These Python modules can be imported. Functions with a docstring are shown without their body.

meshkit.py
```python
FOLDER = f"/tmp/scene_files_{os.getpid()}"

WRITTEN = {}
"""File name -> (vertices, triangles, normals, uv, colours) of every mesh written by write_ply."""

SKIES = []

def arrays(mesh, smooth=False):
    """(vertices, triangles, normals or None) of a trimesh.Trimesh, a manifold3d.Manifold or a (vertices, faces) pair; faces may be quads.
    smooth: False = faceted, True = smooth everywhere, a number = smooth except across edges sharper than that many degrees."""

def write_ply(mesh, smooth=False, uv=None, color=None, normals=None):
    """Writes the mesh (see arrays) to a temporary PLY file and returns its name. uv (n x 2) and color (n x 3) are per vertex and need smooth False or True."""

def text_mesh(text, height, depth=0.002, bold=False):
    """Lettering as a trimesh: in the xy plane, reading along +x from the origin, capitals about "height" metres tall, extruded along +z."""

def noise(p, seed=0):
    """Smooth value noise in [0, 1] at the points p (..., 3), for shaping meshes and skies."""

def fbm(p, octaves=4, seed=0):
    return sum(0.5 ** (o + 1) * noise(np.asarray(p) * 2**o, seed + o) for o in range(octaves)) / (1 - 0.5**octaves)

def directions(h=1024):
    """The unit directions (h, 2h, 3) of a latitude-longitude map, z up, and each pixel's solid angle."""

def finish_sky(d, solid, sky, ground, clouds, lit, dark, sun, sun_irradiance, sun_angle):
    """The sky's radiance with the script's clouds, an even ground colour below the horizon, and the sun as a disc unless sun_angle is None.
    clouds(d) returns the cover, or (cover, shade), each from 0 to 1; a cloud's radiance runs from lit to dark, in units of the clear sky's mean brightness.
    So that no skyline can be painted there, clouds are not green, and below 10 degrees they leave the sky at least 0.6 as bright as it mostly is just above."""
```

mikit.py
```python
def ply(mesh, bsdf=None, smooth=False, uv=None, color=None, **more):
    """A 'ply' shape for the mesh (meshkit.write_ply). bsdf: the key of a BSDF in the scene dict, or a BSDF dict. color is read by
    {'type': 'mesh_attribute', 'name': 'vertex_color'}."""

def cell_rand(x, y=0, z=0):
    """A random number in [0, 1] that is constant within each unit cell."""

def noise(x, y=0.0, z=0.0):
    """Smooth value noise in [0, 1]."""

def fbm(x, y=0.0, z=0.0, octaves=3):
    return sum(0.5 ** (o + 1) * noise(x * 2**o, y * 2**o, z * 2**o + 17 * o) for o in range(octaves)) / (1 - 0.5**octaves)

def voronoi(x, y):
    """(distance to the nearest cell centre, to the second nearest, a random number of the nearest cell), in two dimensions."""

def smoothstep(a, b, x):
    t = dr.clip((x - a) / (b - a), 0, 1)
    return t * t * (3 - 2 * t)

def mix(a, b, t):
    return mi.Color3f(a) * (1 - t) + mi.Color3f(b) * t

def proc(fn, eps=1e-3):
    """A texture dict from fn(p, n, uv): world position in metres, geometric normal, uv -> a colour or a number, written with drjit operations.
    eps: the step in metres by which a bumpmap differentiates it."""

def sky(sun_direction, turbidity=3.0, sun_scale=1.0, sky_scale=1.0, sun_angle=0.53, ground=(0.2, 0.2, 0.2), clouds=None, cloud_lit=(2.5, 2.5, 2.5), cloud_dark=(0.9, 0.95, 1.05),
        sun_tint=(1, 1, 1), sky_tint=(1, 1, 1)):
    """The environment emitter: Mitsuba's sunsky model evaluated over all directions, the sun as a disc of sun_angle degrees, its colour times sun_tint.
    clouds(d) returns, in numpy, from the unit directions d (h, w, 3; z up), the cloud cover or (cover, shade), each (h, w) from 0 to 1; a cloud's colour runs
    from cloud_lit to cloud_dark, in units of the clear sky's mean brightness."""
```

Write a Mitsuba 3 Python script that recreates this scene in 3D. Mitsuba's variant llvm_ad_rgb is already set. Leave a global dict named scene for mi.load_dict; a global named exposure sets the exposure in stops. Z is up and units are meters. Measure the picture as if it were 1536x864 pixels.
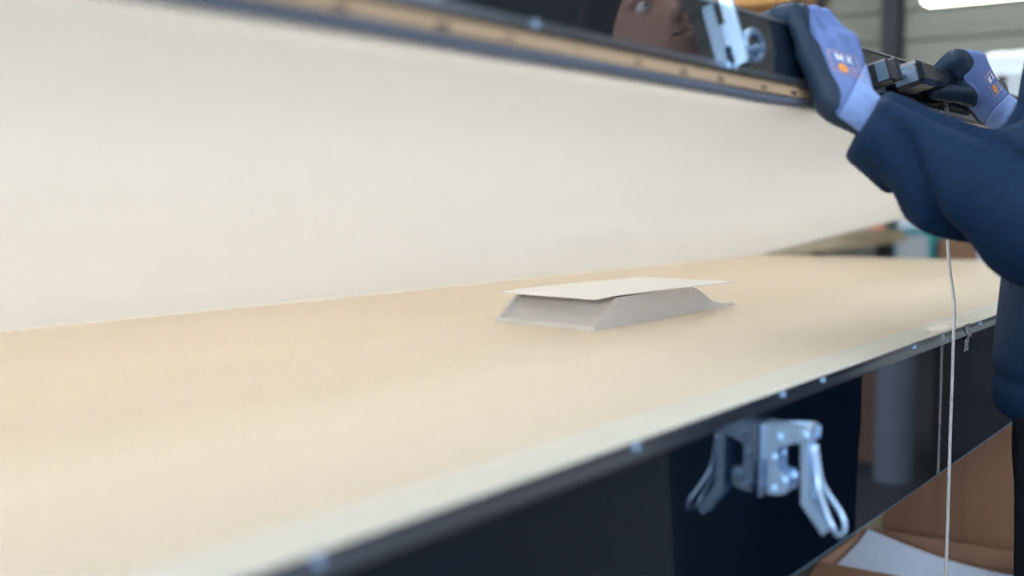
import math
import numpy as np
import trimesh
import manifold3d as m3
import shapely.geometry as sg
from scipy.interpolate import CubicSpline
from scipy.ndimage import gaussian_filter
import drjit as dr
import mitsuba as mi
import mikit, meshkit
from mikit import noise, fbm, smoothstep, mix, cell_rand

T = mi.ScalarTransform4f
rng = np.random.default_rng(7)
# ------------------------------------------------------------------ camera, light, exposure
FPX, PHI, PITCH = 1750.0, math.radians(35.1), math.atan(137 / 1750)
EYE = np.array([0, 0, 1.11])
FW = np.array([math.cos(PHI) * math.cos(PITCH), math.sin(PHI) * math.cos(PITCH), -math.sin(PITCH)])
scene = {
    'camera': {'type': 'thinlens', 'fov': math.degrees(2 * math.atan(768 / FPX)), 'fov_axis': 'x',
               'to_world': T().look_at(origin=EYE.tolist(), target=(EYE + FW).tolist(), up=[0, 0, 1]),
               'aperture_radius': 0.0100, 'focus_distance': 1.86, 'near_clip': 0.05, 'far_clip': 100.0},
}
exposure = -0.76
WINDOW_LIGHT = [5.6, 6.15, 7.0]
SIDE_WINDOW_LIGHT = [9.0, 9.7, 10.8]      # daylight through the hall's glazing
SKYLIGHT_LIGHT = [12.6, 13.0, 13.5]
FRONT_SKYLIGHT = [4.0, 4.25, 4.6]
LAMP_LIGHT = [13.0, 12.4, 9.6]
labels = {}


# ------------------------------------------------------------------ helpers
def obj(key, mesh, bsdf, smooth=False, **kw):
    base, n = key, 0
    while key in scene:
        n += 1
        key = f'{base}_{n:03d}'
    scene[key] = mikit.ply(mesh, bsdf, smooth, **kw)
    return key


def tag(key, label, cat=None, group=None, kind=None):
    d = {'label': label}
    if cat: d['category'] = cat
    if group: d['group'] = group
    if kind: d['kind'] = kind
    labels[key] = d


def struct(key, mesh, bsdf, label, smooth=False):
    obj(key, mesh, bsdf, smooth)
    labels[key] = {'label': label, 'kind': 'structure'}


def box(x0, x1, y0, y1, z0, z1, bev=0.0):
    e = np.array([x1 - x0, y1 - y0, z1 - z0])
    c = np.array([x0 + x1, y0 + y1, z0 + z1]) / 2
    if bev <= 0:
        m = trimesh.creation.box(extents=e)
        m.apply_translation(c)
        return m
    b = min(bev, e.min() * .45)
    pts = []
    for sx in (-1, 1):
        for sy in (-1, 1):
            for sz in (-1, 1):
                for k in range(3):
                    p = (e / 2 - b) * np.array([sx, sy, sz])
                    p[k] += b * np.array([sx, sy, sz])[k]
                    pts.append(p)
    m = trimesh.convex.convex_hull(np.array(pts))
    m.apply_translation(c)
    return m


def cat(*ms):
    return trimesh.util.concatenate(list(ms))


def cyl(a, b, r, n=20):
    return trimesh.creation.cylinder(radius=r, segment=[np.asarray(a, float), np.asarray(b, float)], sections=n)


def tube(pts, r, sides=10, closed=False):
    p = np.asarray(pts, float)
    if closed:
        t = np.roll(p, -1, 0) - np.roll(p, 1, 0)
    else:
        t = np.gradient(p, axis=0)
    t /= np.linalg.norm(t, axis=1, keepdims=True)
    a = np.cross(t[0], [0.3, 0.2, 1.0]); a /= np.linalg.norm(a)
    A = []
    for k in range(len(p)):
        a = a - t[k] * (a @ t[k]); a /= np.linalg.norm(a)
        A.append(a)
    A = np.array(A); B = np.cross(t, A)
    rr = np.broadcast_to(np.asarray(r, float), (len(p),))
    ang = np.arange(sides) * 2 * np.pi / sides
    v = (p[:, None] + rr[:, None, None] * (np.cos(ang)[None, :, None] * A[:, None] + np.sin(ang)[None, :, None] * B[:, None])).reshape(-1, 3)
    f, n = [], len(p)
    for i in range(n if closed else n - 1):
        for j in range(sides):
            i2, j2 = (i + 1) % n, (j + 1) % sides
            f += [[i * sides + j, i * sides + j2, i2 * sides + j2], [i * sides + j, i2 * sides + j2, i2 * sides + j]]
    if not closed:
        for ring, flip in ((0, True), (n - 1, False)):
            c = len(v); v = np.vstack([v, p[ring]])
            for j in range(sides):
                q = [ring * sides + j, ring * sides + (j + 1) % sides, c]
                f.append(q[::-1] if flip else q)
    m = trimesh.Trimesh(v, np.array(f), process=False)
    m.fix_normals()
    return m


def grid_sheet(P, th):
    """Closed thin sheet from a grid of points P (n, m, 3); thickness along the local normal."""
    n, m = P.shape[:2]
    du, dv = np.gradient(P, axis=0), np.gradient(P, axis=1)
    N = np.cross(du, dv); N /= np.linalg.norm(N, axis=2, keepdims=True)
    v = np.vstack([(P + N * th / 2).reshape(-1, 3), (P - N * th / 2).reshape(-1, 3)])
    f, o = [], n * m
    idx = lambda i, j: i * m + j
    for i in range(n - 1):
        for j in range(m - 1):
            a, b, c, d = idx(i, j), idx(i + 1, j), idx(i + 1, j + 1), idx(i, j + 1)
            f += [[a, b, c], [a, c, d], [o + a, o + c, o + b], [o + a, o + d, o + c]]
    rim = [idx(i, 0) for i in range(n)] + [idx(n - 1, j) for j in range(1, m)] + [idx(i, m - 1) for i in range(n - 2, -1, -1)] + [idx(0, j) for j in range(m - 2, 0, -1)]
    for a, b in zip(rim, rim[1:] + rim[:1]):
        f += [[a, o + b, b], [a, o + a, o + b]]
    mesh = trimesh.Trimesh(v, np.array(f), process=False)
    mesh.fix_normals()
    return mesh


def nets(F, lo, h):
    """Naive surface nets of the field F (inside < 0)."""
    s = F < 0
    lo = np.asarray(lo, float)
    cs = [(i, j, k) for i in (0, 1) for j in (0, 1) for k in (0, 1)]
    sl = lambda A, c: A[c[0]:A.shape[0] - 1 + c[0], c[1]:A.shape[1] - 1 + c[1], c[2]:A.shape[2] - 1 + c[2]]
    cnt = sum(sl(s, c).astype(np.int8) for c in cs)
    act = (cnt > 0) & (cnt < 8)
    ix = np.argwhere(act)
    num = -np.ones(act.shape, int); num[act] = np.arange(len(ix))
    vals = {c: F[ix[:, 0] + c[0], ix[:, 1] + c[1], ix[:, 2] + c[2]] for c in cs}
    acc, n = np.zeros((len(ix), 3)), np.zeros(len(ix))
    for a in cs:
        for ax in range(3):
            if a[ax] == 0:
                b = list(a); b[ax] = 1; b = tuple(b)
                va, vb = vals[a], vals[b]
                on = (va < 0) != (vb < 0)
                t = np.where(on, va / np.where(on, va - vb, 1), 0)
                p = np.tile(np.array(a, float), (len(ix), 1)); p[:, ax] = t
                acc += np.where(on[:, None], p, 0); n += on
    v = lo + (ix + acc / n[:, None]) * h
    faces = []
    for ax in range(3):
        b, c = (ax + 1) % 3, (ax + 2) % 3
        S = [slice(1, -1)] * 3
        S0, S1 = list(S), list(S); S0[ax] = slice(0, -1); S1[ax] = slice(1, None)
        e0, e1 = s[tuple(S0)], s[tuple(S1)]
        q = np.argwhere(e0 != e1)
        ins = e0[tuple(q.T)]
        q = q + 1; q[:, ax] -= 1
        eb, ec = np.eye(3, dtype=int)[b], np.eye(3, dtype=int)[c]
        g = lambda d: num[tuple((q - d).T)]
        A, B, C, D = g(eb * 0), g(eb), g(eb + ec), g(ec)
        quad = np.stack([A, B, C, D], 1)
        quad[~ins] = quad[~ins][:, ::-1]
        faces.append(quad)
    fq = np.vstack(faces)
    fq = fq[(fq >= 0).all(1)]
    f = np.vstack([fq[:, [0, 1, 2]], fq[:, [0, 2, 3]]])
    return trimesh.Trimesh(v, f, process=False)


def grid(lo, hi, h):
    lo, hi = np.asarray(lo, float), np.asarray(hi, float)
    n = np.ceil((hi - lo) / h).astype(int) + 1
    ax = [lo[k] + h * np.arange(n[k]) for k in range(3)]
    return np.stack(np.meshgrid(*ax, indexing='ij'), -1).astype(np.float32)


def cone(P, a, b, ra, rb):
    a, b = np.asarray(a, np.float32), np.asarray(b, np.float32)
    ab = b - a
    t = np.clip(((P - a) @ ab) / max(float(ab @ ab), 1e-9), 0, 1)
    return np.linalg.norm(P - a - t[..., None] * ab, axis=-1) - (ra + (rb - ra) * t)


def ell(P, c, r, R=None):
    q = P - np.asarray(c, np.float32)
    if R is not None: q = q @ np.asarray(R, np.float32)
    r = np.asarray(r, np.float32)
    k = np.linalg.norm(q / r, axis=-1)
    return (k - 1) * k / np.maximum(np.linalg.norm(q / (r * r), axis=-1), 1e-6)


def smin(a, b, k):
    h = np.maximum(k - np.abs(a - b), 0) / k
    return np.minimum(a, b) - h * h * k * .25


def rgb(*c):
    return {'type': 'rgb', 'value': [float(x) for x in c]}


def pbr(key, col, rough=.5, metal=0.0, spec=.5, two=True, bump=None, **more):
    b = {'type': 'principled', 'base_color': rgb(*col) if isinstance(col, (tuple, list)) else mikit.proc(col), 'roughness': rough, 'metallic': metal, 'specular': spec, **more}
    if bump:
        b = {'type': 'bumpmap', 'arbitrary': mikit.proc(bump[0], eps=bump[2]), 'scale': bump[1], 'bsdf': b}
    scene[key] = {'type': 'twosided', 'bsdf': b} if two else b
    return key


# ------------------------------------------------------------------ materials
def platen_col(p, n, uv):
    m = fbm(p.x * 3, p.y * 9, 0.3, 3)
    fine = noise(p.x * 260, p.y * 260, 1.0)
    return mix((.70, .60, .465), (.755, .662, .535), m) * (0.965 + 0.07 * fine)


def membrane_col(p, n, uv):
    m = fbm(p.x * 1.2, p.y * 7, 4.2, 3)
    return mix((.81, .77, .685), (.85, .815, .735), m)


def seal_col(p, n, uv):
    return mix((.66, .655, .565), (.72, .71, .62), fbm(p.x * 5, p.y * 60, 2.0, 2))


def wood_col(p, n, uv):
    g = fbm(p.x * 2.2, p.y * 40, p.z * 120, 3)
    return mix((.33, .23, .135), (.50, .365, .23), g)


def concrete_col(p, n, uv):
    return mix((.030, .036, .044), (.062, .067, .075), fbm(p.x * 1.3, p.y * 1.3, 1, 4))


def card_col(p, n, uv):
    m = fbm(p.x * 3, p.y * 30, p.z * 2, 3)
    return mix((.24, .135, .085), (.30, .18, .115), m)


def timber_col(p, n, uv):
    g = fbm(p.x * 14, p.y * 1.2, p.z * 30, 3)
    return mix((.52, .40, .25), (.68, .55, .38), g)


def navy_col(p, n, uv):
    m = fbm(p.x * 160, p.y * 160, p.z * 160, 2)
    return mix((.0026, .0145, .042), (.005, .025, .066), m)


def knit_col(p, n, uv):
    m = noise(p.x * 700, p.y * 700, p.z * 700)
    return mix((.095, .155, .36), (.135, .205, .43), m)


def cuff_col(p, n, uv):
    m = noise(p.x * 620, p.y * 620, p.z * 620)
    return mix((.15, .25, .52), (.24, .36, .64), m)


def mould_col(p, n, uv):
    m = fbm(p.x * 40, p.y * 40, p.z * 200, 2)
    return mix((.60, .585, .565), (.66, .645, .625), m)


pbr('m_platen', platen_col, .42, spec=.45)
pbr('m_seal', seal_col, .4)
pbr('m_black', (.002, .0055, .012), .035, spec=1.0)
pbr('m_black_edge', (.16, .19, .23), .28, metal=.85)
pbr('m_trim', (.30, .345, .41), .2, metal=.95)
pbr('m_aluminium', (.70, .70, .70), .28, metal=1.0)
pbr('m_chrome', (.48, .70, .95), .25, metal=.62)
pbr('m_chrome_dull', (.28, .42, .60), .28, metal=.7)
pbr('m_wood', wood_col, .55)
pbr('m_gasket', (.10, .125, .17), .5)
pbr('m_staple', (.05, .05, .055), .4, metal=.6)
pbr('m_inset', (.10, .17, .25), .3, spec=.8)
pbr('m_slate', (.21, .26, .34), .5)
pbr('m_door', (.30, .19, .175), .55)
pbr('m_mould', mould_col, .6, spec=.3)
pbr('m_white', (.84, .83, .82), .35, spec=.4)
pbr('m_string', (.90, .91, .93), .7, spec=.2)
pbr('m_navy', navy_col, .75, spec=.18, sheen=.15)
pbr('m_trouser', (.006, .009, .014), .85, spec=.15, sheen=.2)
pbr('m_knit', knit_col, .75, spec=.2, sheen=.4)
pbr('m_cuff', cuff_col, .8, spec=.2, sheen=.4)
pbr('m_coating', (.012, .030, .058), .55, spec=.3)
pbr('m_orange', (.78, .33, .07), .6)
pbr('m_print_white', (.80, .80, .84), .6)
pbr('m_print_pink', (.55, .36, .38), .6)
pbr('m_plastic', (.012, .019, .030), .28, spec=.7)
pbr('m_card', card_col, .8, spec=.2)
pbr('m_paper', (.64, .77, .96), .7, spec=.2)
pbr('m_timber', timber_col, .7)
pbr('m_pale_timber', (.74, .70, .50), .6)
pbr('m_concrete', concrete_col, .5)
pbr('m_wall', (.315, .325, .27), .5)
pbr('m_wall_side', (.42, .43, .43), .6)
pbr('m_ceiling', (.45, .46, .47), .7)
pbr('m_steel', (.045, .052, .058), .45, metal=.3)
pbr('m_machine', (.68, .76, .84), .4)
pbr('m_teal', (.02, .30, .33), .5)
pbr('m_grey', (.50, .55, .58), .5)
pbr('m_orange_paint', (.80, .42, .14), .5)
pbr('m_salmon', (.85, .32, .22), .5)
pbr('m_dark', (.02, .02, .022), .6)
pbr('m_bench_top', (.36, .34, .25), .35)
pbr('m_skin', (.55, .34, .25), .5)
pbr('m_hair', (.03, .02, .015), .6)
pbr('m_sole', (.10, .10, .10), .7)
pbr('m_eye', (.8, .8, .78), .2)
scene['m_membrane'] = {'type': 'principledthin', 'base_color': mikit.proc(membrane_col), 'roughness': .11, 'eta': 1.45, 'spec_trans': 0.0, 'diff_trans': 0.95}
scene['m_clear_tape'] = {'type': 'thindielectric', 'int_ior': 1.5}
pbr('m_tape', lambda p, n, uv: mix((.10, .11, .12), (.42, .44, .45), smoothstep(.45, .75, noise(p.x * 500, p.y * 500, p.z * 420))), .2, spec=.6)

# ------------------------------------------------------------------ the hall
HX0, HX1, HY0, HY1, HZ = -6.0, 9.9, -8.0, 7.0, 5.6
struct('floor', box(HX0, HX1, HY0, HY1, -.1, 0), 'm_concrete', 'grey concrete workshop floor')
struct('ceiling', box(HX0, HX1, HY0, HY1, HZ, HZ + .1), 'm_ceiling', 'pale workshop ceiling')
# the far wall is clad in sheet metal with horizontal ribs
zs, prof = 0.0, []
pitch = .25
while zs < HZ:
    prof += [(0, zs), (0, zs + .13), (-.045, zs + .155), (-.045, zs + .225), (0, zs + .25)]
    zs += pitch
prof = [(x, min(z, HZ)) for x, z in prof]
poly = sg.Polygon([(.12, 0)] + [(x, z) for x, z in prof] + [(.12, HZ)]).buffer(0)
w = trimesh.creation.extrude_polygon(poly, HY1 - HY0, engine='earcut')
v = np.array(w.vertices)
w.vertices = np.stack([HX1 + v[:, 0], HY0 + v[:, 2], v[:, 1]], 1)
w.fix_normals()
struct('wall_right', w, 'm_wall', 'grey green ribbed sheet metal wall at the end of the hall')
struct('wall_left', box(HX0 - .1, HX0, HY0, HY1, 0, HZ), 'm_wall_side', 'plain hall wall')
struct('wall_back', box(HX0, HX1, HY1, HY1 + .1, 0, HZ), 'm_wall_side', 'plain hall wall behind the press')
struct('wall_front', box(HX0, HX1, HY0 - .1, HY0, 0, HZ), 'm_wall_side', 'hall wall with glazing')


def window(n, x0, x1, z0, z1, y=HY0):
    k = f'window_{n}'
    fr = [box(x0 - .06, x1 + .06, y, y + .08, z0 - .06, z0), box(x0 - .06, x1 + .06, y, y + .08, z1, z1 + .06)]
    nx = 4
    for i in range(nx + 1):
        xx = x0 + (x1 - x0) * i / nx
        fr.append(box(xx - .03, xx + .03, y, y + .08, z0, z1))
    struct(k, cat(*fr), 'm_steel', 'steel framed hall window')
    pane = box(x0, x1, y + .01, y + .03, z0, z1)
    key = obj(k + '__pane', pane, 'm_white')
    scene[key]['emitter'] = {'type': 'area', 'radiance': rgb(*WINDOW_LIGHT)}


window(1, -5.2, -.6, 1.1, 4.9)
window(2, 0.2, 4.6, 1.1, 4.9)
for i, (x0, x1, y0, y1) in enumerate(((-4.5, 1.0, -4.6, -2.6), (2.4, 7.6, -4.6, -2.6), (-3.0, 6.5, 1.6, 3.0))):
    k = f'window_{i + 3}'
    fr = [box(x0 - .08, x1 + .08, y0 - .08, y0, HZ - .12, HZ), box(x0 - .08, x1 + .08, y1, y1 + .08, HZ - .12, HZ),
          box(x0 - .08, x0, y0, y1, HZ - .12, HZ), box(x1, x1 + .08, y0, y1, HZ - .12, HZ)]
    struct(k, cat(*fr), 'm_aluminium', 'rooflight in the hall ceiling')
    key = obj(k + '__pane', box(x0, x1, y0, y1, HZ - .05, HZ - .02), 'm_white')
    scene[key]['emitter'] = {'type': 'area', 'radiance': rgb(*(SKYLIGHT_LIGHT if i == 2 else FRONT_SKYLIGHT))}

k = 'window_6'
fr = [box(HX0, HX0 + .08, -5.0 + 1.6 * i - .03, -5.0 + 1.6 * i + .03, 1.2, 4.2) for i in range(7)] + [box(HX0, HX0 + .08, -5.06, 4.66, z, z + .06) for z in (1.14, 4.2)]
struct(k, cat(*fr), 'm_steel', 'steel framed window in the side wall of the hall')
key = obj(k + '__pane', box(HX0 + .01, HX0 + .03, -5.0, 4.6, 1.2, 4.2), 'm_white')
scene[key]['emitter'] = {'type': 'area', 'radiance': rgb(*SIDE_WINDOW_LIGHT)}

struct('door_1', cat(*[box(HX1 - .10, HX1 - .05, -7.9 + i * .75, -7.9 + i * .75 + .735, 0, 4.6, .01) for i in range(4)]), 'm_door', 'reddish brown sliding hall door')

# ------------------------------------------------------------------ press: base
YF, YB, ZT = .485, 1.69, .90
X0, X1 = -.70, 4.05
P = 'vacuum_press'
ZB = .68
tag(P, 'long black press table with a beige top and a hinged membrane lid half open', 'press')
obj(P + '__front_board', box(X0, X1, YF + .0005, YF + .03, ZB, ZT - .0165, .001), 'm_black')
labels[P + '__front_board'] = {'label': 'glossy black board along the front of the press'}
obj(P + '__back_board', box(X0, X1, YB + .02, YB + .045, ZB, ZT - .004), 'm_black')
for x in (X0, X1 - .03):
    obj(P + '__end_board', box(x, x + .03, YF + .03, YB, ZB, ZT - .006), 'm_black')
obj(P + '__base_panel', box(X0 + .03, X1 - .03, YF + .03, YB, ZB, ZB + .02), 'm_timber')
obj(P + '__tabletop', box(X0, X1, YF + .055, YB + .02, ZT - .03, ZT), 'm_platen')
labels[P + '__tabletop'] = {'label': 'beige fibreboard tabletop'}
obj(P + '__edge_seal', cat(box(X0, X1, YF - .0005, YF + .055, ZT - .0016, ZT + .0012, .0008), box(X0, X1, YF + .008, YF + .055, ZT - .03, ZT - .0014)), 'm_seal')
labels[P + '__edge_seal'] = {'label': 'pale cream sealing strip along the front edge'}
# the angle trim under the strip, slightly rolled so that it catches the daylight
pr = sg.Polygon([(.0008, -.0017), (.0004, -.0070), (-.0006, -.0088), (-.0042, -.0150), (-.0042, -.0165), (.0006, -.0168), (.006, -.0168), (.006, -.0017)])
t_ = trimesh.creation.extrude_polygon(pr, X1 - X0, engine='earcut')
v = np.array(t_.vertices)
t_.vertices = np.stack([X0 + v[:, 2], YF + v[:, 0], ZT + v[:, 1]], 1); t_.fix_normals()
obj(P + '__edge_trim', t_, 'm_trim', 40)
labels[P + '__edge_trim'] = {'label': 'dark blue grey metal trim with small screws'}
for x in (.10, .49, .878, 1.208, 1.331, 1.70, 2.08, 2.46, 2.85, 3.3, 3.7):
    obj(P + '__screw', cyl((x, YF + .001, ZT - .0062), (x, YF - .0022, ZT - .0062), .0036, 14), 'm_chrome')
for x in (.12, 1.45, 2.97, 3.92):
    for y in (.93, 1.60):
        obj(P + '__leg', box(x - .045, x + .045, y - .045, y + .045, 0, ZB, .004), 'm_pale_timber')
obj(P + '__bottom_edge', box(X0, X1, YF + .0005, YF + .003, ZB - .002, ZB - .0001), 'm_chrome_dull')

# ------------------------------------------------------------------ press: lid
TH, W = math.radians(16.7), 1.2
LD, LU = np.array([0, -math.cos(TH), math.sin(TH)]), np.array([0, math.sin(TH), math.cos(TH)])
HINGE = np.array([0, YB, ZT])


def lid(x, s, h):
    return np.array([x, 0, 0]) + HINGE + s * LD + h * LU


def lidmesh(m):
    v = np.array(m.vertices)
    m = trimesh.Trimesh(HINGE + v[:, :1] * [1, 0, 0] + v[:, 1:2] * LD + v[:, 2:] * LU, m.faces, process=False)
    m.fix_normals()
    return m


LDK = P + '__lid'
HT = .082
fr = cat(box(X0, X1, 1.178, 1.2, 0, HT, .0015), box(X0, X0 + .05, .001, 1.178, .0, HT), box(X1 - .05, X1, .001, 1.178, .0, HT), box(X0, X1, -.045, .001, .004, HT))
obj(LDK, lidmesh(fr), 'm_black')
labels[LDK] = {'label': 'glossy black lid frame held half open'}
S = LDK + '__'
# membrane
xs = np.linspace(X0 + .004, X1 - .004, 120)
ss = np.linspace(-.012, 1.188, 52)
XX, SS = np.meshgrid(xs, ss, indexing='ij')
HH = -.020 * np.maximum(SS / 1.19, 0) ** 1.2 - .014 * np.sin(np.pi * SS / 1.19) * (SS / 1.19)
HH += .003 * (meshkit.noise(np.stack([XX * 2.2, SS * 1.1, XX * 0], -1), 3) - .5) * np.sin(np.pi * SS / 1.19)
PM = HINGE + XX[..., None] * [1, 0, 0] + SS[..., None] * LD + HH[..., None] * LU
n_, m_ = XX.shape
q = np.arange(n_ * m_).reshape(n_, m_)
fq = np.stack([q[:-1, :-1], q[1:, :-1], q[1:, 1:], q[:-1, 1:]], -1).reshape(-1, 4)
obj(S + 'membrane', (PM.reshape(-1, 3), fq), 'm_membrane', True)
labels[S + 'membrane'] = {'label': 'large stretched cream membrane'}
obj(S + 'wood_strip', lidmesh(box(X0, X1, 1.180, 1.1965, -.0135, -.0005)), 'm_wood')
labels[S + 'wood_strip'] = {'label': 'plywood strip below the black frame'}
gs = []
xg = np.arange(X0, X1 + .001, .03)
gas = [lid(x, 1.190 + .0012 * math.sin(x * 9) + .001 * math.sin(x * 23), -.0178 + .0008 * math.sin(x * 14)) for x in xg]
obj(S + 'gasket', tube(gas, .0058, 10), 'm_gasket', 40)
labels[S + 'gasket'] = {'label': 'blue grey rubber gasket'}
obj(S + 'bottom_trim', lidmesh(box(X0, X1, 1.1985, 1.2025, .0005, .009, .001)), 'm_black_edge')
obj(S + 'top_trim', lidmesh(box(X0, X1, 1.192, 1.202, HT - .003, HT + .0015, .0008)), 'm_aluminium')
labels[S + 'top_trim'] = {'label': 'bright metal trim on the upper edge'}
for x in np.arange(-.4, 3.9, .098):
    x += rng.uniform(-.012, .012)
    a = lidmesh(box(x - .007, x + .007, 1.196, 1.198, -.0095 + rng.uniform(-.002, .002), -.0078, 0))
    obj(S + 'staple', a, 'm_staple')
for x in (.45, .80, 1.168, 1.188, 1.60, 2.0, 2.4, 2.8, 3.3, 3.8):
    obj(S + 'screw', lidmesh(cyl((x, 1.201, .0048), (x, 1.2050, .0048), .0036, 12)), 'm_chrome')
# latch keeper on the lid
kx = 1.192
obj(S + 'keeper_plate', lidmesh(cat(box(kx + .006, kx + .022, 1.2, 1.2025, .012, .060, .001), box(kx - .002, kx + .0005, 1.2035, 1.2175, .006, .082, .0008), box(kx - .002, kx + .004, 1.216, 1.218, .010, .079, .0008), box(kx - .002, kx + .001, 1.2, 1.204, .030, .055))), 'm_chrome')
labels[S + 'keeper_plate'] = {'label': 'chrome keeper plate of the toggle latch'}
kp = [(kx + .042 + .023 * math.cos(a), 1.212 + .004 * math.sin(a), .031 + .015 * math.sin(a)) for a in np.linspace(0, 2 * np.pi, 28, endpoint=False)]
obj(S + 'keeper_hook', lidmesh(cat(tube(kp, .0042, 10, True), box(kx + .012, kx + .036, 1.2, 1.2025, .024, .058, .001), box(kx + .030, kx + .056, 1.205, 1.222, .022, .030, .003))), 'm_chrome_dull', 40)
for dz, dx in ((.050, .018), (.048, .034), (.030, .022)):
    obj(S + 'keeper_rivet', lidmesh(cyl((kx + dx, 1.202, dz), (kx + dx, 1.2065, dz), .0042, 14)), 'm_chrome')

# black plastic handle on the lid
obj(S + 'handle_bracket', lidmesh(cat(box(1.640, 1.664, 1.2, 1.238, .017, .049, .0025), box(1.660, 1.670, 1.2, 1.246, .0155, .0505, .0025))), 'm_plastic')
labels[S + 'handle_bracket'] = {'label': 'square black bracket of the lid handle'}
obj(S + 'handle_block', lidmesh(cat(box(1.765, 1.845, 1.2, 1.250, .020, .058, .007))), 'm_plastic')
obj(S + 'handle_inset', lidmesh(box(1.6388, 1.641, 1.220, 1.2355, .0195, .0465, .0005)), 'm_inset')
obj(S + 'handle_inset', lidmesh(box(1.7637, 1.766, 1.208, 1.241, .0255, .0525, .0005)), 'm_inset')
obj(S + 'handle_bolt', lidmesh(cat(cyl((1.688, 1.222, .040), (1.77, 1.222, .040), .0055, 14), cyl((1.700, 1.222, .040), (1.712, 1.222, .040), .010, 6))), 'm_chrome_dull')
obj(S + 'handle_grip', lidmesh(cat(cyl((1.84, 1.232, .044), (2.30, 1.232, .044), .0150, 20), box(1.842, 1.93, 1.215, 1.246, .026, .058, .006), box(2.28, 2.34, 1.2, 1.25, .03, .07, .005))), 'm_plastic', 35)
labels[S + 'handle_grip'] = {'label': 'round black grip of the lid handle'}
obj(S + 'clip', lidmesh(box(2.035, 2.043, 1.2, 1.206, -.004, .022, .001)), 'm_aluminium')

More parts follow.
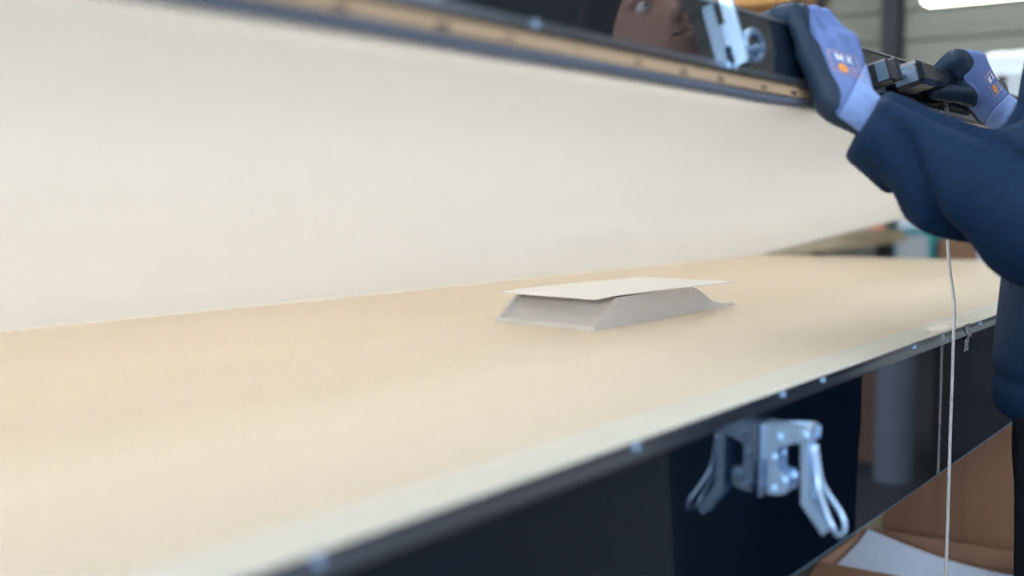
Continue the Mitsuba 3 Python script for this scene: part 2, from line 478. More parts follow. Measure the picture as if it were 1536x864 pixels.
# ------------------------------------------------------------------ toggle latch on the front board (hanging open)
L = P + '__latch'
lx, yf = 1.162, YF + .0005
obj(L, cat(box(lx - .017, lx + .017, yf - .0025, yf, .792, .868, .001), box(lx - .012, lx + .012, yf - .007, yf - .002, .800, .812, .002)), 'm_chrome_dull')
labels[L] = {'label': 'chrome toggle latch hanging open on the front board'}
LS = L + '__'
for sx in (-.0135, .0115):
    for nm, pts in (('cheek', [(0, .870), (-.046, .874), (-.056, .870), (-.055, .858), (-.034, .853), (-.016, .846), (0, .842)]),
                    ('lug', [(0, .850), (-.015, .852), (-.019, .846), (-.019, .823), (-.030, .821), (-.032, .815), (-.031, .801), (-.022, .797), (-.009, .796), (-.008, .832), (0, .834)])):
        m = trimesh.creation.extrude_polygon(sg.Polygon(pts), .0022, engine='earcut')
        v = np.array(m.vertices)
        m.vertices = np.stack([lx + sx + v[:, 2], yf + v[:, 0], v[:, 1]], 1); m.fix_normals()
        obj(LS + nm, m, 'm_chrome')
obj(LS + 'top_plate', cat(box(lx - .0135, lx + .0135, yf - .046, yf, .8685, .8715, .001), box(lx - .0135, lx + .0135, yf - .054, yf - .045, .862, .8735, .002)), 'm_chrome')
for yy, zz, r in ((-.047, .863, .0046), (-.020, .858, .0036), (-.014, .836, .0036), (-.025, .812, .0048), (-.014, .803, .0036)):
    obj(LS + 'rivet', cyl((lx - .018, yf + yy, zz), (lx + .0175, yf + yy, zz), r, 14), 'm_chrome')
# lever: channel hanging down, kicked outwards at its end
pg = [(-.042, .869), (-.050, .870), (-.054, .797), (-.074, .767), (-.068, .760), (-.044, .790)]
for sx in (-.0095, .0078):
    m = trimesh.creation.extrude_polygon(sg.Polygon(pg), .0018, engine='earcut')
    v = np.array(m.vertices)
    m.vertices = np.stack([lx + sx + v[:, 2], yf + v[:, 0], v[:, 1]], 1); m.fix_normals()
    obj(LS + 'lever_side', m, 'm_chrome')
obj(LS + 'lever_back', cat(box(lx - .0095, lx + .0095, yf - .0520, yf - .0495, .795, .8625, .0006)), 'm_chrome')
# wire bail
half = [(.004, -.0535, .852), (.0045, -.056, .835), (.005, -.059, .818), (.0075, -.063, .806), (.0125, -.070, .793), (.0165, -.077, .781), (.0160, -.082, .771), (.0100, -.084, .764), (.0, -.0845, .762)]
bp = [(lx - a, yf + b, c) for a, b, c in half] + [(lx + a, yf + b, c) for a, b, c in half[-2::-1]]
bp = CubicSpline(np.linspace(0, 1, len(bp)), np.array(bp))(np.linspace(0, 1, 60))
obj(LS + 'wire_bail', tube(bp, .0029, 10), 'm_chrome', True)

# ------------------------------------------------------------------ clear tape and cord
tx = 1.975
prof_t = [(.545, .9020), (.50, .9020), (.4842, .9016), (.4838, .893), (.4803, .8855), (.4803, .881), (.4840, .877), (.4846, .868), (.4846, .857)]
q = np.arange(9).reshape(3, 3)
q = np.stack([q[:-1, :-1], q[1:, :-1], q[1:, 1:], q[:-1, 1:]], -1).reshape(-1, 4)
PT = np.array([[(tx + .028 * i, y, z) for y, z in prof_t[:3]] for i in (0, .5, 1)])
tp = obj('adhesive_tape', (PT.reshape(-1, 3), q), 'm_clear_tape')
PT = np.array([[(tx + .028 * i, y, z) for y, z in prof_t[2:]] for i in (0, .5, 1)])
obj(tp + '__hanging_end', grid_sheet(PT, .0004), 'm_tape')
tag(tp, 'short clear adhesive tape folded over the front edge of the press near the person', 'tape')
PT = np.array([[(1.83 + .10 * i + .02 * k, YF + .006 + .016 * k, ZT + .0022) for k in (0, 1, 2)] for i in (0, .5, 1)])
tp = obj('adhesive_tape', (PT.reshape(-1, 3), q), 'm_clear_tape')
tag(tp, 'clear adhesive tape lying flat on the cream strip beside the white cord', 'tape')

cp = [lid(2.035, 1.206, .004), np.array([1.99, .522, 1.17]), np.array([1.932, .506, 1.08]), np.array([1.897, .494, 1.03]), np.array([1.878, .484, .985]), np.array([1.882, .4785, .945]), np.array([1.880, .4775, .902]), np.array([1.8785, .4772, .84]),
      np.array([1.8775, .4775, .74]), np.array([1.8765, .4772, .68]), np.array([1.875, .477, .5]), np.array([1.872, .477, .3])]
ts = np.concatenate([[0], np.cumsum(np.linalg.norm(np.diff(cp, axis=0), axis=1))])
cs_ = CubicSpline(ts, np.array(cp))
tt = np.linspace(0, ts[-1], 900)
core = cs_(tt)
sw = 2 * np.pi * tt / .0065
strands = []
for k in range(2):
    off = np.stack([np.cos(sw + k * np.pi), np.sin(sw + k * np.pi), 0 * sw], 1) * .0011
    strands.append(tube(core + off, .0019, 6))
k = obj('pull_cord', cat(*strands), 'm_string', True)
tag(k, 'thin white twisted cord hanging from the lid in front of the press', 'cord')

# ------------------------------------------------------------------ mould and white sheet on it
A0 = np.array([1.559, .938, ZT + .0002])
ang = math.atan2(.005, .533)
ex, ey = np.array([math.cos(ang), math.sin(ang), 0]), np.array([math.sin(.105), math.cos(.105), 0])
HM, LM, WM = .0495, .533, .208


def mould_pt(x, y, z):
    return A0 + x * ex + y * ey * 1.0 + np.array([0, 0, z])


def prof_top(x):
    xp = [0, .0005, .003, .066, .29, .318, .340, .360, .379, .396, .412, .430, .449, .478, .508, .533]
    zp = [.0, .006, .0075, .0475, HM, HM, .0478, .044, .0385, .0315, .0245, .0175, .0120, .0082, .0062, .0050]
    return np.interp(x, xp, zp)


nx, ny = 150, 34
xx = np.unique(np.concatenate([np.linspace(0, .08, 40), np.linspace(.08, LM, 110), [.0005, .003]]))
yy = np.unique(np.concatenate([np.linspace(0, WM, 34), [.0012, WM - .008, WM - .0068]]))
XM, YM = np.meshgrid(xx, yy, indexing='ij')
ZM = prof_top(XM)
# the slanted end is hollowed between the near edge, the toe and the far rim
inn = np.clip((YM - .0012) / .03, 0, 1) * np.clip((WM - .0068 - YM) / .0012, 0, 1)
hol = np.clip((XM - .004) / .003, 0, 1) * np.clip((.105 - XM) / .03, 0, 1)
inn2 = np.where(YM > WM - .0068, 0, inn ** .6)
ZM = ZM - np.minimum(.011 * inn2 * hol, np.maximum(ZM - .0065, 0))
top = A0 + XM[..., None] * ex + YM[..., None] * ey + ZM[..., None] * np.array([0, 0, 1])
bot = top.copy(); bot[..., 2] = A0[2]
n_, m_ = XM.shape
q = np.arange(n_ * m_).reshape(n_, m_)
fq = np.stack([q[:-1, :-1], q[1:, :-1], q[1:, 1:], q[:-1, 1:]], -1).reshape(-1, 4)
o = n_ * m_
rim = np.concatenate([q[:, 0], q[-1, 1:], q[-2::-1, -1], q[0, -2:0:-1]])
side = np.stack([rim, o + rim, o + np.roll(rim, -1), np.roll(rim, -1)], 1)
mm = trimesh.Trimesh(np.vstack([top.reshape(-1, 3), bot.reshape(-1, 3)]), np.vstack([x for x in (fq[:, [0, 1, 2]], fq[:, [0, 2, 3]], fq[:, [2, 1, 0]] + o, fq[:, [3, 2, 0]] + o, side[:, [0, 1, 2]], side[:, [0, 2, 3]])]), process=False)
mm.fix_normals()
mk = obj('mould', mm, 'm_mould', 25)
tag(mk, 'grey mould with slanted hollow end and curved tail lying on the beige press top', 'mould')

# sheet: a 2 mm white plastic sheet resting on the mould
c00, c01, c10, c11 = np.array([1.567, .941]), np.array([1.592, 1.141]), np.array([2.027, .913]), np.array([2.037, 1.121])
u_ = np.linspace(0, 1, 40); w_ = np.linspace(0, 1, 16)
UU, WW = np.meshgrid(u_, w_, indexing='ij')
xy = (c00 * (1 - UU[..., None]) * (1 - WW[..., None]) + c10 * UU[..., None] * (1 - WW[..., None]) + c01 * (1 - UU[..., None]) * WW[..., None] + c11 * UU[..., None] * WW[..., None])
zz = np.full(UU.shape, ZT + HM + .0016) + .0006 * np.sin(UU * 5) - .002 * np.clip(.12 - UU, 0, 1) / .12
PS = np.concatenate([xy, zz[..., None]], -1)
k = obj('plastic_sheet', grid_sheet(PS, .0018), 'm_white')
tag(k, 'thin white plastic sheet lying on top of the grey mould', 'sheet')
for i, wv in enumerate((.38, .52, .57)):
    p0 = c00 * (1 - wv) + c01 * wv + np.array([.016, 0])
    obj(k + '__nub', box(p0[0] - .002, p0[0] + .002, p0[1] - .0025, p0[1] + .0025, ZT + HM - .0035, ZT + HM - .0003, .001), 'm_white')

# ------------------------------------------------------------------ person
K = 'person'
tag(K, 'person in a navy sweatshirt, black trousers and blue work gloves pulling down the press lid', 'person')


def frame(o, fy, dorsal):
    """Hand axes: Y along the fingers, Z out of the back of the hand, X = Y x Z."""
    fy = np.asarray(fy, float); fy /= np.linalg.norm(fy)
    z = np.asarray(dorsal, float); z = z - fy * (z @ fy); z /= np.linalg.norm(z)
    x = np.cross(fy, z)
    return np.asarray(o, float), np.stack([x, fy, z], 1)


def hand_field(G, O, R, fingers, thumb, wrist_dir, cuff_len):
    """Fingers: lists of (local point, radius)."""
    loc = (G - O.astype(np.float32)) @ R.astype(np.float32)
    d = None
    k = .012
    for f in fingers:
        fd = None
        for (a, ra), (b, rb) in zip(f[:-1], f[1:]):
            c = cone(loc, a, b, ra, rb)
            fd = c if fd is None else smin(fd, c, .005)
        d = fd if d is None else smin(d, fd, .0015)
    # palm slab as hulls of metacarpals
    pd = None
    for f in fingers:
        a, ra = f[0]
        c = cone(loc, (a[0] * .62, .012, a[2] - .001), a, .0170, ra + .0030)
        pd = c if pd is None else smin(pd, c, .016)
    heel = ell(loc, (0, .018, -.004), (.034, .030, .0185))
    pd = smin(pd, heel, .015)
    d = smin(d, pd, .008)
    td = None
    for (a, ra), (b, rb) in zip(thumb[:-1], thumb[1:]):
        c = cone(loc, a, b, ra, rb)
        td = c if td is None else smin(td, c, .006)
    d = smin(d, td, .010)
    return d, loc


def glove(idx, O, R, fingers, thumb, lo, hi, wd, coat, seam, h=.0018):
    """wd: local direction from the wrist up the forearm."""
    G = grid(lo, hi, h)
    d, loc = hand_field(G, O, R, fingers, thumb, None, None)
    wd = np.asarray(wd, float); wd /= np.linalg.norm(wd)
    sx = np.array([1.22, 1, .86], np.float32)
    cu = cone(loc / sx, np.array([0, .012, -.002]) / sx, np.array([0, .012, -.002]) / sx + wd * .085 / 1.0, .0275, .0300)
    d = smin(d, cu, .012)
    d = d + .0006 * (meshkit.noise(G * 90, 5 + idx).astype(np.float32) - .5)
    along = loc @ (-wd.astype(np.float32))
    iscuff = seam - along       # <0 where along > seam
    c = coat(loc).astype(np.float32)                               # <0 where the rubber coating lies
    name = f'{K}__glove' if idx == 0 else f'{K}__glove_{idx:03d}'
    cuff = np.maximum(np.maximum(d - .0006, -iscuff), -c)
    coatf = np.maximum(d - .0009, c)
    knit = np.maximum(np.maximum(d, iscuff), -c)
    lo = np.asarray(lo)
    obj(name, nets(knit, lo, h), 'm_knit', True)
    obj(name + '__cuff', nets(cuff, lo, h), 'm_cuff', True)
    obj(name + '__coating', nets(coatf, lo, h), 'm_coating', True)
    return name, G, d, loc


def on_hand(mesh2d, cx, cy, rot, G, d, loc, O, R, lo, h, off):
    """Lay a flat mesh (x, y, small z) onto the back of the hand."""
    from scipy.interpolate import RegularGridInterpolator
    ax = [np.asarray(G[:, 0, 0, 0], float), np.asarray(G[0, :, 0, 1], float), np.asarray(G[0, 0, :, 2], float)]
    F = RegularGridInterpolator(ax, d, bounds_error=False, fill_value=.05)
    m = mesh2d.copy()
    for _ in range(2): m = m.subdivide()
    v = np.array(m.vertices)
    c, s = math.cos(rot), math.sin(rot)
    q = np.stack([cx + c * v[:, 0] - s * v[:, 1], cy + s * v[:, 0] + c * v[:, 1], np.full(len(v), .05)], 1)
    for _ in range(60):
        w = O + q @ R.T
        q[:, 2] -= np.clip(F(w) - off, -.002, .05) * .7
    q[:, 2] += v[:, 2]
    return trimesh.Trimesh(O + q @ R.T, m.faces, process=False)


def badge(name, gdat, O, R, lo, cx, cy, rot, mir, word):
    G, d, loc = gdat
    sc = 1.15
    fl = -1 if mir else 1
    ring = sg.box(-.016, -.012, .016, .012).buffer(.004)
    ringm = trimesh.creation.extrude_polygon(ring.difference(ring.buffer(-.0011)), .0003, engine='earcut')
    tm = meshkit.text_mesh(word, .0090, .0004, True); b = tm.bounds
    tm.apply_translation([-(b[0][0] + b[1][0]) / 2, .0030, 0])
    star = []
    for i in range(16):
        a = 2 * np.pi * i / 16
        r = .0070 if i % 2 == 0 else .0056
        star.append((r * math.cos(a) - .006, r * math.sin(a) - .0075))
    st = sg.Polygon(star)
    hole = sg.LineString([(-.004, -.0055), (-.007, -.0055), (-.007, -.0075), (-.0048, -.0078), (-.005, -.0098), (-.0078, -.0096)]).buffer(.0006)
    stm = trimesh.creation.extrude_polygon(st.difference(hole), .0004, engine='earcut')
    bars = cat(trimesh.creation.extrude_polygon(sg.box(.003, -.006, .014, -.0045), .0003, engine='earcut'), trimesh.creation.extrude_polygon(sg.box(.003, -.0105, .012, -.009), .0003, engine='earcut'))
    for nm, m, mat in (('badge_outline', ringm, 'm_print_pink'), ('badge_lettering', tm, 'm_print_white'), ('badge_emblem', stm, 'm_orange'), ('badge_line', bars, 'm_print_pink')):
        m.apply_scale([sc, sc, 1])
        mm = on_hand(m, cx, cy, rot, G, d, loc, O, R, lo, .0018, .0006)
        obj(f'{name}__{nm}', mm, mat)


# left hand: palm on the front face of the lid, fingers hooked over its top edge
wristL = lid(1.403, 1.2 + .042, -.044)
mcpL = lid(1.435, 1.2 + .024, .050)
OL, RL = frame(wristL, mcpL - wristL, LD - np.array([.36, 0, 0]))
toL = lambda p: (np.asarray(p) - OL) @ RL
fL = []
sgn = 1 if RL[0, 0] > 0 else -1
for i, (dx, dm, ln) in enumerate(((-.041, -.012, .88), (-.014, -.002, 1.0), (.014, .003, 1.06), (.041, 0, 1.0))):
    r = (.0100, .0107, .0111, .0107)[i]
    base = toL(lid(1.440 + dx, 1.2 + .027 + .30 * dx, .050 + dm))
    pip = toL(lid(1.436 + dx * .98, 1.2 + .015 + .12 * dx, HT + .006 + .006 * ln))
    k1 = toL(lid(1.434 + dx * .97, 1.2 - .004, HT + .0145))
    dip = toL(lid(1.432 + dx * .96, 1.2 - .026 * ln, HT + .013))
    tip = toL(lid(1.431 + dx * .95, 1.2 - .046 * ln, HT + .0115))
    fL.append([(base, r + .0012), (pip, r), (k1, r), (dip, r - .0004), (tip, r - .001)])
thL = [(toL(lid(1.450, 1.2 + .030, -.012)), .015), (toL(lid(1.486, 1.2 + .020, .015)), .0125), (toL(lid(1.505, 1.2 + .0145, .040)), .0115), (toL(lid(1.511, 1.2 + .0125, .062)), .0100)]
elbL = np.array([1.50, .28, 1.086])
wdL = (elbL - wristL) @ RL
coatL = lambda q: np.minimum(q[..., 2] + .002, q[..., 0] + .027)
loL = np.array([1.33, .400, 1.12]); hiL = np.array([1.56, .635, 1.372])
nmL, GL, dL, locL = glove(0, OL, RL, fL, thL, loL, hiL, wdL, coatL, .008)
labels[nmL] = {'label': 'blue knitted work glove gripping the top edge of the lid'}
badge(nmL, (GL, dL, locL), OL, RL, loL, .002, .057, -.10, False, 'M X')

# right hand: fist around the round grip
gr = lambda x, a, r: lid(x, 1.232 + r * math.cos(a), .044 + r * math.sin(a))
wristR = lid(2.055, 1.2 + .072, -.014)
mcpR = lid(2.015, 1.2 + .064, .074)
OR, RR = frame(wristR, mcpR - wristR, LD * .95 + LU * .25 - np.array([.55, 0, 0]))
toR = lambda p: (np.asarray(p) - OR) @ RR
fR = []
for i, (dx, ln) in enumerate(((-.036, 1.0), (-.013, 1.05), (.011, 1.0), (.034, .9))):
    r = (.0110, .0112, .0108, .0098)[i]
    xb = 1.997 + dx
    pts = [lid(xb, 1.2 + .064 + .25 * dx, .072), gr(xb - .002, math.radians(72), .0265), gr(xb - .003, math.radians(150), .0250), gr(xb - .004, math.radians(205), .0240)]
    fR.append([(toR(pts[0]), r + .0012), (toR(pts[1]), r), (toR(pts[2]), r - .001), (toR(pts[3]), r - .0018)])
thR = [(toR(lid(2.017, 1.2 + .062, .004)), .0160), (toR(lid(1.970, 1.2 + .054, .013)), .0140), (toR(lid(1.933, 1.2 + .040, .018)), .0122), (toR(lid(1.905, 1.2 + .026, .022)), .0108)]
elbR = np.array([2.08, .27, 1.12])
wdR = (elbR - wristR) @ RR
coatR = lambda q: np.minimum(np.minimum(q[..., 2] + .006, q[..., 0] + .058), np.where(q[..., 0] < -.027, .098 - q[..., 1] + .25 * (q[..., 0] + .03), .02))
loR = np.array([1.860, .390, 1.165]); hiR = np.array([2.20, .600, 1.385])
nmR, GR, dR, locR = glove(1, OR, RR, fR, thR, loR, hiR, wdR, coatR, -.004)
labels[nmR] = {'label': 'blue knitted work glove closed around the black grip of the lid handle'}
badge(nmR, (GR, dR, locR), OR, RR, loR, -.004, .048, 0.0, False, 'M X')

# sweatshirt: torso, two sleeves, neck and hem as one garment
shL, shR = np.array([1.565, .190, 1.345]), np.array([1.885, .270, 1.345])
TC = np.array([1.722, .247])
yaw = math.radians(14)


def torso(Gx):
    q = Gx - np.array([TC[0], TC[1], 0], np.float32)
    c, s = math.cos(yaw), math.sin(yaw)
    x, y, z = c * q[..., 0] + s * q[..., 1], -s * q[..., 0] + c * q[..., 1], Gx[..., 2]
    rx = np.interp(z, [.78, .84, .90, 1.0, 1.1, 1.2, 1.3, 1.38, 1.44], [.170, .187, .190, .185, .185, .19, .175, .13, .075]).astype(np.float32)
    ry = np.interp(z, [.78, .84, .90, 1.0, 1.1, 1.2, 1.3, 1.38, 1.44], [.118, .134, .134, .126, .122, .118, .105, .085, .065]).astype(np.float32)
    kx = np.sqrt((x / rx) ** 2 + (y / ry) ** 2)
    d = (kx - 1) * np.minimum(rx, ry)
    return np.maximum(np.maximum(d, z - 1.435), .815 - z)


Hs = .0052
loS, hiS = np.array([1.34, .00, .79]), np.array([2.26, .60, 1.50])
GS = grid(loS, hiS, Hs)
dS = torso(GS)
axL = wristL - elbL; axL /= np.linalg.norm(axL)
cuL = wristL - axL * .022 + np.array([-.003, 0, -.006])
midL = (cuL * .5 + elbL * .5) + np.array([0, 0, -.012])


def fold(Gx, a, b, amp, freq, seed, swirl, ph=0.0):
    ab = (b - a); ln = np.linalg.norm(ab); ab = (ab / ln).astype(np.float32)
    r = Gx - a.astype(np.float32)
    t = r @ ab
    e1 = np.cross(ab, [0, 0, 1.0]); e1 /= np.linalg.norm(e1); e2 = np.cross(ab, e1)
    th = np.arctan2(r @ e2.astype(np.float32), r @ e1.astype(np.float32))
    q = np.stack([t * 9, .8 * np.cos(th), .8 * np.sin(th)], -1)
    n = meshkit.noise(q, seed).astype(np.float32)
    w = 5 * th / (2 * np.pi) + t * freq * (1 - 2.6 * t) + swirl * n + ph
    m = meshkit.noise(q * 1.3 + 5, seed + 3).astype(np.float32)
    g = (1 - np.abs(np.sin(np.pi * w))) ** 3
    return amp * (g - .22) * np.clip(.45 + .9 * m, 0, 1) * np.clip((t + .0) / .05, 0.1, 1)


foreL = smin(cone(GS, cuL, midL, .0470, .058), cone(GS, midL, elbL, .057, .069), .03)
upL = cone(GS, elbL, shL, .070, .086)
armL = smin(foreL, upL, .05) + fold(GS, cuL, shL * .3 + elbL * .7, .029, -11, 2, 1.2, .35)
armL = np.maximum(armL, -((GS - cuL.astype(np.float32)) @ (-axL).astype(np.float32)) + .000)
axR = wristR - elbR; axR /= np.linalg.norm(axR)
cuR = wristR - axR * .075
armR = smin(cone(GS, cuR, elbR, .043, .066), cone(GS, elbR, shR, .066, .085), .05) + fold(GS, cuR, elbR, .012, 6.5, 4, 2.0)
dS = smin(dS, armR, .03)
dS = smin(dS, cone(GS, shL, shR, .085, .085), .05)
dS = smin(dS, armL, .025)
hood = ell(GS, (1.737, .195, 1.415), (.115, .095, .060))
dS = smin(dS, hood, .03)
dS = dS + .003 * (meshkit.noise(GS * np.array([9, 9, 5], np.float32), 9).astype(np.float32) - .5)
dS = dS + .004 * (np.abs(GS[..., 2] - .868) < .006)
swm = nets(gaussian_filter(dS, .9), loS, Hs)
obj(K + '__sweatshirt', swm, 'm_navy', True)
labels[K + '__sweatshirt'] = {'label': 'navy sweatshirt'}

# trousers
HtR = .010
loT, hiT = np.array([1.47, .00, .05]), np.array([1.98, .50, .97])
GT = grid(loT, hiT, HtR)
c, s = math.cos(yaw), math.sin(yaw)
bodyp = lambda x, y, z: np.array([TC[0] + c * x - s * y, TC[1] + s * x + c * y, z])
leg = lambda sx: smin(cone(GT, bodyp(sx * .085, 0, .86), bodyp(sx * .098, .012, .47), .104, .078), cone(GT, bodyp(sx * .098, .012, .47), bodyp(sx * .105, -.01, .10), .078, .062), .03)
dT = smin(leg(-1), leg(1), .012)
dT = smin(dT, ell(GT, bodyp(0, 0, .88), (.180, .128, .09)), .04)
dT = np.maximum(np.maximum(dT, .085 - GT[..., 2]), GT[..., 2] - .832)
dT = dT + .006 * (meshkit.noise(GT * np.array([10, 10, 16], np.float32), 12).astype(np.float32) - .5)
obj(K + '__trousers', nets(dT, loT, HtR), 'm_trouser', True)
labels[K + '__trousers'] = {'label': 'black trousers'}
for sx in (-1, 1):
    a = bodyp(sx * .105, -.02, .0)
    lo_, hi_ = a + [-.12, -.13, -.02], a + [.12, .26, .16]
    Gs = grid(lo_, hi_, .006)
    fwv = np.array([-s, c, 0])
    d_ = smin(cone(Gs, a + [0, 0, .055], a + [0, 0, .13], .050, .052), cone(Gs, a - fwv * .03 + [0, 0, .045], a + fwv * .17 + [0, 0, .034], .043, .040), .03)
    obj(K + '__shoe', nets(np.maximum(d_, .012 - Gs[..., 2]), lo_, .006), 'm_dark', True)
    sh = 'shoe' if sx < 0 else 'shoe_001'
    so = np.maximum(cone(Gs * [1, 1, 0] + [0, 0, 0], a - fwv * .03, a + fwv * .17, .045, .043), np.maximum(Gs[..., 2] - .016, .0005 - Gs[..., 2]))
    obj(f'{K}__{sh}__sole', nets(so, lo_, .006), 'm_sole')

# head and neck (above the frame of the photograph)
HC = np.array([1.715, .275, 1.575])
loH, hiH = HC - [.11, .13, .19], HC + [.11, .13, .14]
GH = grid(loH, hiH, .004)
q = GH - HC.astype(np.float32)
c2, s2 = math.cos(math.radians(30)), math.sin(math.radians(30))
ql = np.stack([c2 * q[..., 0] + s2 * q[..., 1], -s2 * q[..., 0] + c2 * q[..., 1], q[..., 2]], -1)
dH = ell(ql, (0, -.012, .022), (.074, .094, .092))
dH = smin(dH, ell(ql, (0, .020, -.045), (.056, .066, .070)), .04)
dH = smin(dH, cone(ql, (0, -.025, -.06), (0, -.045, -.185), .054, .060), .03)
dH = smin(dH, cone(ql, (0, .086, .010), (0, .100, -.026), .008, .013), .014)
for sx in (-1, 1):
    dH = smin(dH, ell(ql, (sx * .077, -.012, -.012), (.010, .020, .031)), .006)
    dH = -smin(-dH, ell(ql, (sx * .031, .092, .006), (.017, .014, .011)), .012)
    dH = smin(dH, cone(ql, (sx * .012, .083, .024), (sx * .046, .070, .024), .008, .007), .012)
dH = smin(dH, cone(ql, (-.020, .074, -.058), (.020, .074, -.058), .0075, .0075), .008)
dH = np.maximum(dH, -ell(ql, (0, .086, -.0575), (.024, .010, .0016)))
obj(K + '__head', nets(dH, loH, .004), 'm_skin', True)
labels[K + '__head'] = {'label': 'head and neck'}
dHair = np.maximum(ell(ql, (0, -.018, .028), (.081, .099, .095)), ql[..., 1] * .95 - ql[..., 2] + .010 - .03)
obj(K + '__hair', nets(dHair, loH, .004), 'm_hair', True)
hl = lambda p: HC + np.array([c2 * p[0] - s2 * p[1], s2 * p[0] + c2 * p[1], p[2]])
for sx in (-1, 1):
    e = trimesh.creation.icosphere(subdivisions=2, radius=.0115); e.apply_translation(hl((sx * .031, .074, .006)))
    ek = obj(K + '__eye', e, 'm_eye', True)
    ir = trimesh.creation.icosphere(subdivisions=2, radius=.0058); ir.apply_translation(hl((sx * .031, .0805, .006)))
    obj(ek + '__iris', ir, 'm_dark', True)

# ------------------------------------------------------------------ under the press: cartons
bx = [box(2.90, 3.30, .50, .897, .002, .655, .003)]
k = obj('cardboard_box', cat(*bx), 'm_card')
tag(k, 'tall closed brown cardboard box standing under the press behind the open carton', 'box')
obj(k + '__crease', cat(box(2.8985, 2.9002, .76, .7625, .01, .65), box(2.8985, 2.9002, .70, .7015, .01, .65)), 'm_card')
t = 'open_carton'
tag(t, 'low open brown carton with a white sheet in it on the floor under the press', 'carton')
tx0, tx1, ty0, ty1, tz = 2.47, 2.80, .50, .905, .30
obj(t + '__body', cat(box(tx0, tx1, ty0, ty1, .001, .007), box(tx0, tx0 + .005, ty0, ty1, .001, tz), box(tx1 - .005, tx1, ty0, ty1, .001, tz), box(tx0, tx1, ty0, ty0 + .005, .001, tz), box(tx0, tx1, ty1 - .005, ty1, .001, tz)), 'm_card')
fl = trimesh.creation.box(extents=[.16, .40, .005]); fl.apply_transform(trimesh.transformations.rotation_matrix(math.radians(-18), [0, 1, 0])); fl.apply_translation([tx0 - .073, (ty0 + ty1) / 2, tz - .027])
obj(t + '__flap', fl, 'm_card')
us = np.linspace(0, 1, 30); ws = np.linspace(0, 1, 24)
UU, WW = np.meshgrid(us, ws, indexing='ij')
PX = tx0 + .012 + (tx1 - tx0 - .030) * UU
PY = ty0 + .01 + (ty1 - ty0 - .022) * WW
PZ = .240 + .052 * UU * WW ** 1.3 + .030 * (1 - UU) ** 2 - .012 * np.sin(np.pi * WW) + .010 * UU
k = obj('paper_sheet', grid_sheet(np.stack([PX, PY, PZ], -1), .0012), 'm_paper', True)
tag(k, 'curved white paper sheet lying inside the open carton', 'paper')
# what the sheet rests on
obj('packing_foam', box(tx0 + .02, tx1 - .02, ty0 + .02, ty1 - .02, .0075, .215, .01), 'm_paper')
tag('packing_foam', 'pale packing block under the paper sheet in the open carton', 'foam')

# ------------------------------------------------------------------ background of the hall
k = obj('steel_column', cat(box(9.62, 9.66, 2.955, 3.085, 0, HZ), box(9.78, 9.82, 2.955, 3.085, 0, HZ), box(9.66, 9.78, 3.010, 3.030, 0, HZ)), 'm_steel')
tag(k, 'dark steel column in front of the ribbed wall', 'column')
k = 'hanging_lamp'
tag(k, 'bright elongated workshop lamp hanging in front of the ribbed wall', 'lamp')
obj(k + '__housing', box(6.93, 7.07, 1.25, 2.005, 2.285, 2.34, .01), 'm_aluminium')
dk = obj(k + '__diffuser', box(6.94, 7.06, 1.255, 2.0, 2.212, 2.284, .018), 'm_white')
scene[dk]['emitter'] = {'type': 'area', 'radiance': rgb(*LAMP_LIGHT)}
for y in (1.40, 1.95):
    obj(k + '__cable', cyl((7, y, 2.34), (7, y, HZ), .004, 8), 'm_steel')
# storage rack with boards, behind the lid
rk = 'storage_rack'
tag(rk, 'tall steel storage rack with an orange beam behind the upper edge of the lid', 'rack')
for y in (3.62, 5.17):
    for x in (9.05, 9.70):
        obj(rk + '__post', box(x - .035, x + .035, y - .035, y + .035, 0, 3.35), 'm_steel')
for z in (.5, 1.6, 2.72):
    for x in (9.0, 9.75):
        obj(rk + '__beam', box(x - .03, x + .03, 3.59, 5.20, z - .06, z + .04), 'm_orange_paint')
yb_ = 2.68
for i in range(5):
    hgt = (.045, .06, .04, .05, .06)[i]
    y0 = 3.66 + .03 * (i % 2)
    kk = obj('wooden_board', box(8.96, 9.79, y0, y0 + 1.4, 2.761 + .07 * i, 2.761 + .07 * i + hgt), 'm_timber')
    tag(kk, ('lowest', 'second lowest', 'middle', 'second highest', 'highest')[i] + ' wooden board in the stack on the top level of the storage rack', 'board', 'boards on the top level of the storage rack')
for i in range(3):
    kk = obj('wooden_board', box(8.96, 9.79, 3.66, 5.06, 1.641 + .07 * i, 1.641 + .07 * i + .055), 'm_timber')
    tag(kk, ('lowest', 'middle', 'highest')[i] + ' wooden board in the stack on the middle level of the storage rack', 'board', 'boards on the middle rack level')
# machine cabinet at the right
mk_ = 'machine_cabinet'
tag(mk_, 'pale blue machine cabinet with dark knobs behind the right hand', 'machine')
obj(mk_ + '__body', box(7.0, 7.8, .95, 1.66, 0, 1.92, .02), 'm_machine')
obj(mk_ + '__panel', box(6.985, 7.001, 1.0, 1.62, 1.70, 1.80, .004), 'm_grey')
for y in (1.55, 1.40, 1.25):
    obj(mk_ + '__knob', cyl((6.985, y, 1.765), (6.955, y, 1.765), .024, 18), 'm_dark')
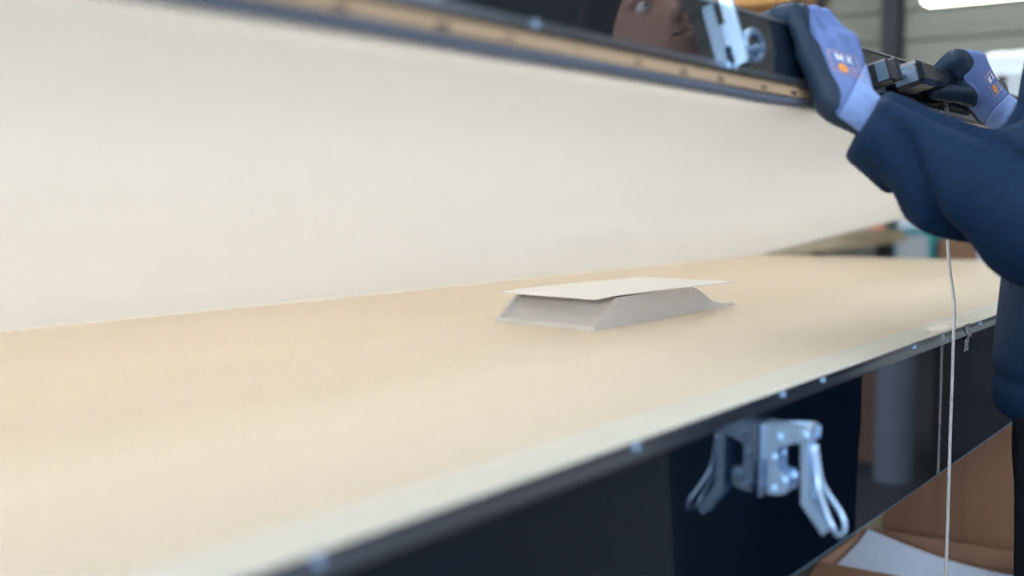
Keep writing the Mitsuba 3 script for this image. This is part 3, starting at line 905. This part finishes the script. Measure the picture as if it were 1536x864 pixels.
# second bench in the gap under the membrane
bk = 'work_bench'
tag(bk, 'long olive topped work bench seen through the gap below the membrane', 'bench')
obj(bk + '__top', box(4.9, 8.74, 2.6, 3.5, .855, .870), 'm_bench_top')
obj(bk + '__front_rail', box(4.9, 8.74, 2.585, 2.61, .775, .854), 'm_timber')
for x in (5.1, 8.62):
    for y in (2.68, 3.42):
        obj(bk + '__leg', box(x - .04, x + .04, y - .04, y + .04, 0, .854), 'm_steel')
obj(bk + '__back_panel', box(4.95, 8.7, 3.46, 3.48, .1, .80), 'm_dark')
for i, (x, y, mat, hh, r, lb) in enumerate(((8.05, 2.9, 'm_grey', .30, .07, 'grey canister on the floor under the olive work bench'), (7.5, 3.0, 'm_teal', .22, .06, 'teal canister on the floor under the olive work bench'))):
    body = trimesh.creation.revolve([(0, .002), (r, .002), (r, hh * .8), (r * .45, hh * .92), (r * .45, hh + .3), (0, hh + .3)], sections=24)
    body.apply_translation([x, y, 0])
    kk = obj('canister', body, mat, 30); tag(kk, lb, 'canister')
cr = box(8.60, 8.70, 2.72, 2.85, .871, .925, .006)
kk = obj('tool_case', cr, 'm_salmon'); tag(kk, 'small salmon red case on the end of the olive work bench', 'case')
kk = obj('parts_bin', box(7.4, 8.2, 3.0, 3.3, .871, .96, .01), 'm_grey'); tag(kk, 'low grey bin lying on the olive work bench', 'bin')
# teal shelf
sk = 'shelf_unit'
tag(sk, 'teal shelf unit with white panels beside the work bench', 'shelf')
for (y0, y1) in ((2.50, 2.545), (2.80, 2.845)):
    obj(sk + '__side', box(9.2, 9.6, y0, y1, 0, .86), 'm_teal')
obj(sk + '__top', box(9.2, 9.6, 2.50, 2.845, .825, .862), 'm_teal')
obj(sk + '__panel', box(9.23, 9.25, 2.545, 2.80, .02, .824), 'm_grey')
kk = obj('storage_box', box(9.25, 9.55, 2.55, 2.80, .863, 1.0, .01), 'm_machine'); tag(kk, 'pale blue box on top of the teal shelf unit', 'box')
kk = obj('cardboard_box', box(9.1, 9.55, 2.02, 2.44, .001, .80, .01), 'm_card'); tag(kk, 'brown cardboard box on the floor right of the teal shelf unit', 'box')

# ------------------------------------------------------------------ past the end of the press, mirrored in the glossy front board
k = obj('film_roll', trimesh.creation.cylinder(radius=.075, height=1.25, sections=32, transform=trimesh.transformations.translation_matrix([4.55, -.395, .626])), 'm_slate', 40)
tag(k, 'slate blue roll standing on the floor past the press, mirrored in the black front board', 'roll')
kk = obj('cardboard_box', box(4.75, 5.15, -.95, -.50, .001, .9, .01), 'm_card'); tag(kk, 'brown cardboard box beside the slate blue roll past the end of the press', 'box')
kk = obj('tool_cabinet', cat(box(4.6, 5.1, -.27, .16, .03, 1.0, .01), box(4.62, 5.08, -.25, .14, .001, .03)), 'm_dark'); tag(kk, 'dark tool cabinet beside the slate blue roll past the end of the press', 'cabinet')
for z in (.12, .34, .56, .78):
    obj(kk + '__drawer', box(4.592, 4.602, -.25, .14, z, z + .19, .004), 'm_dark')
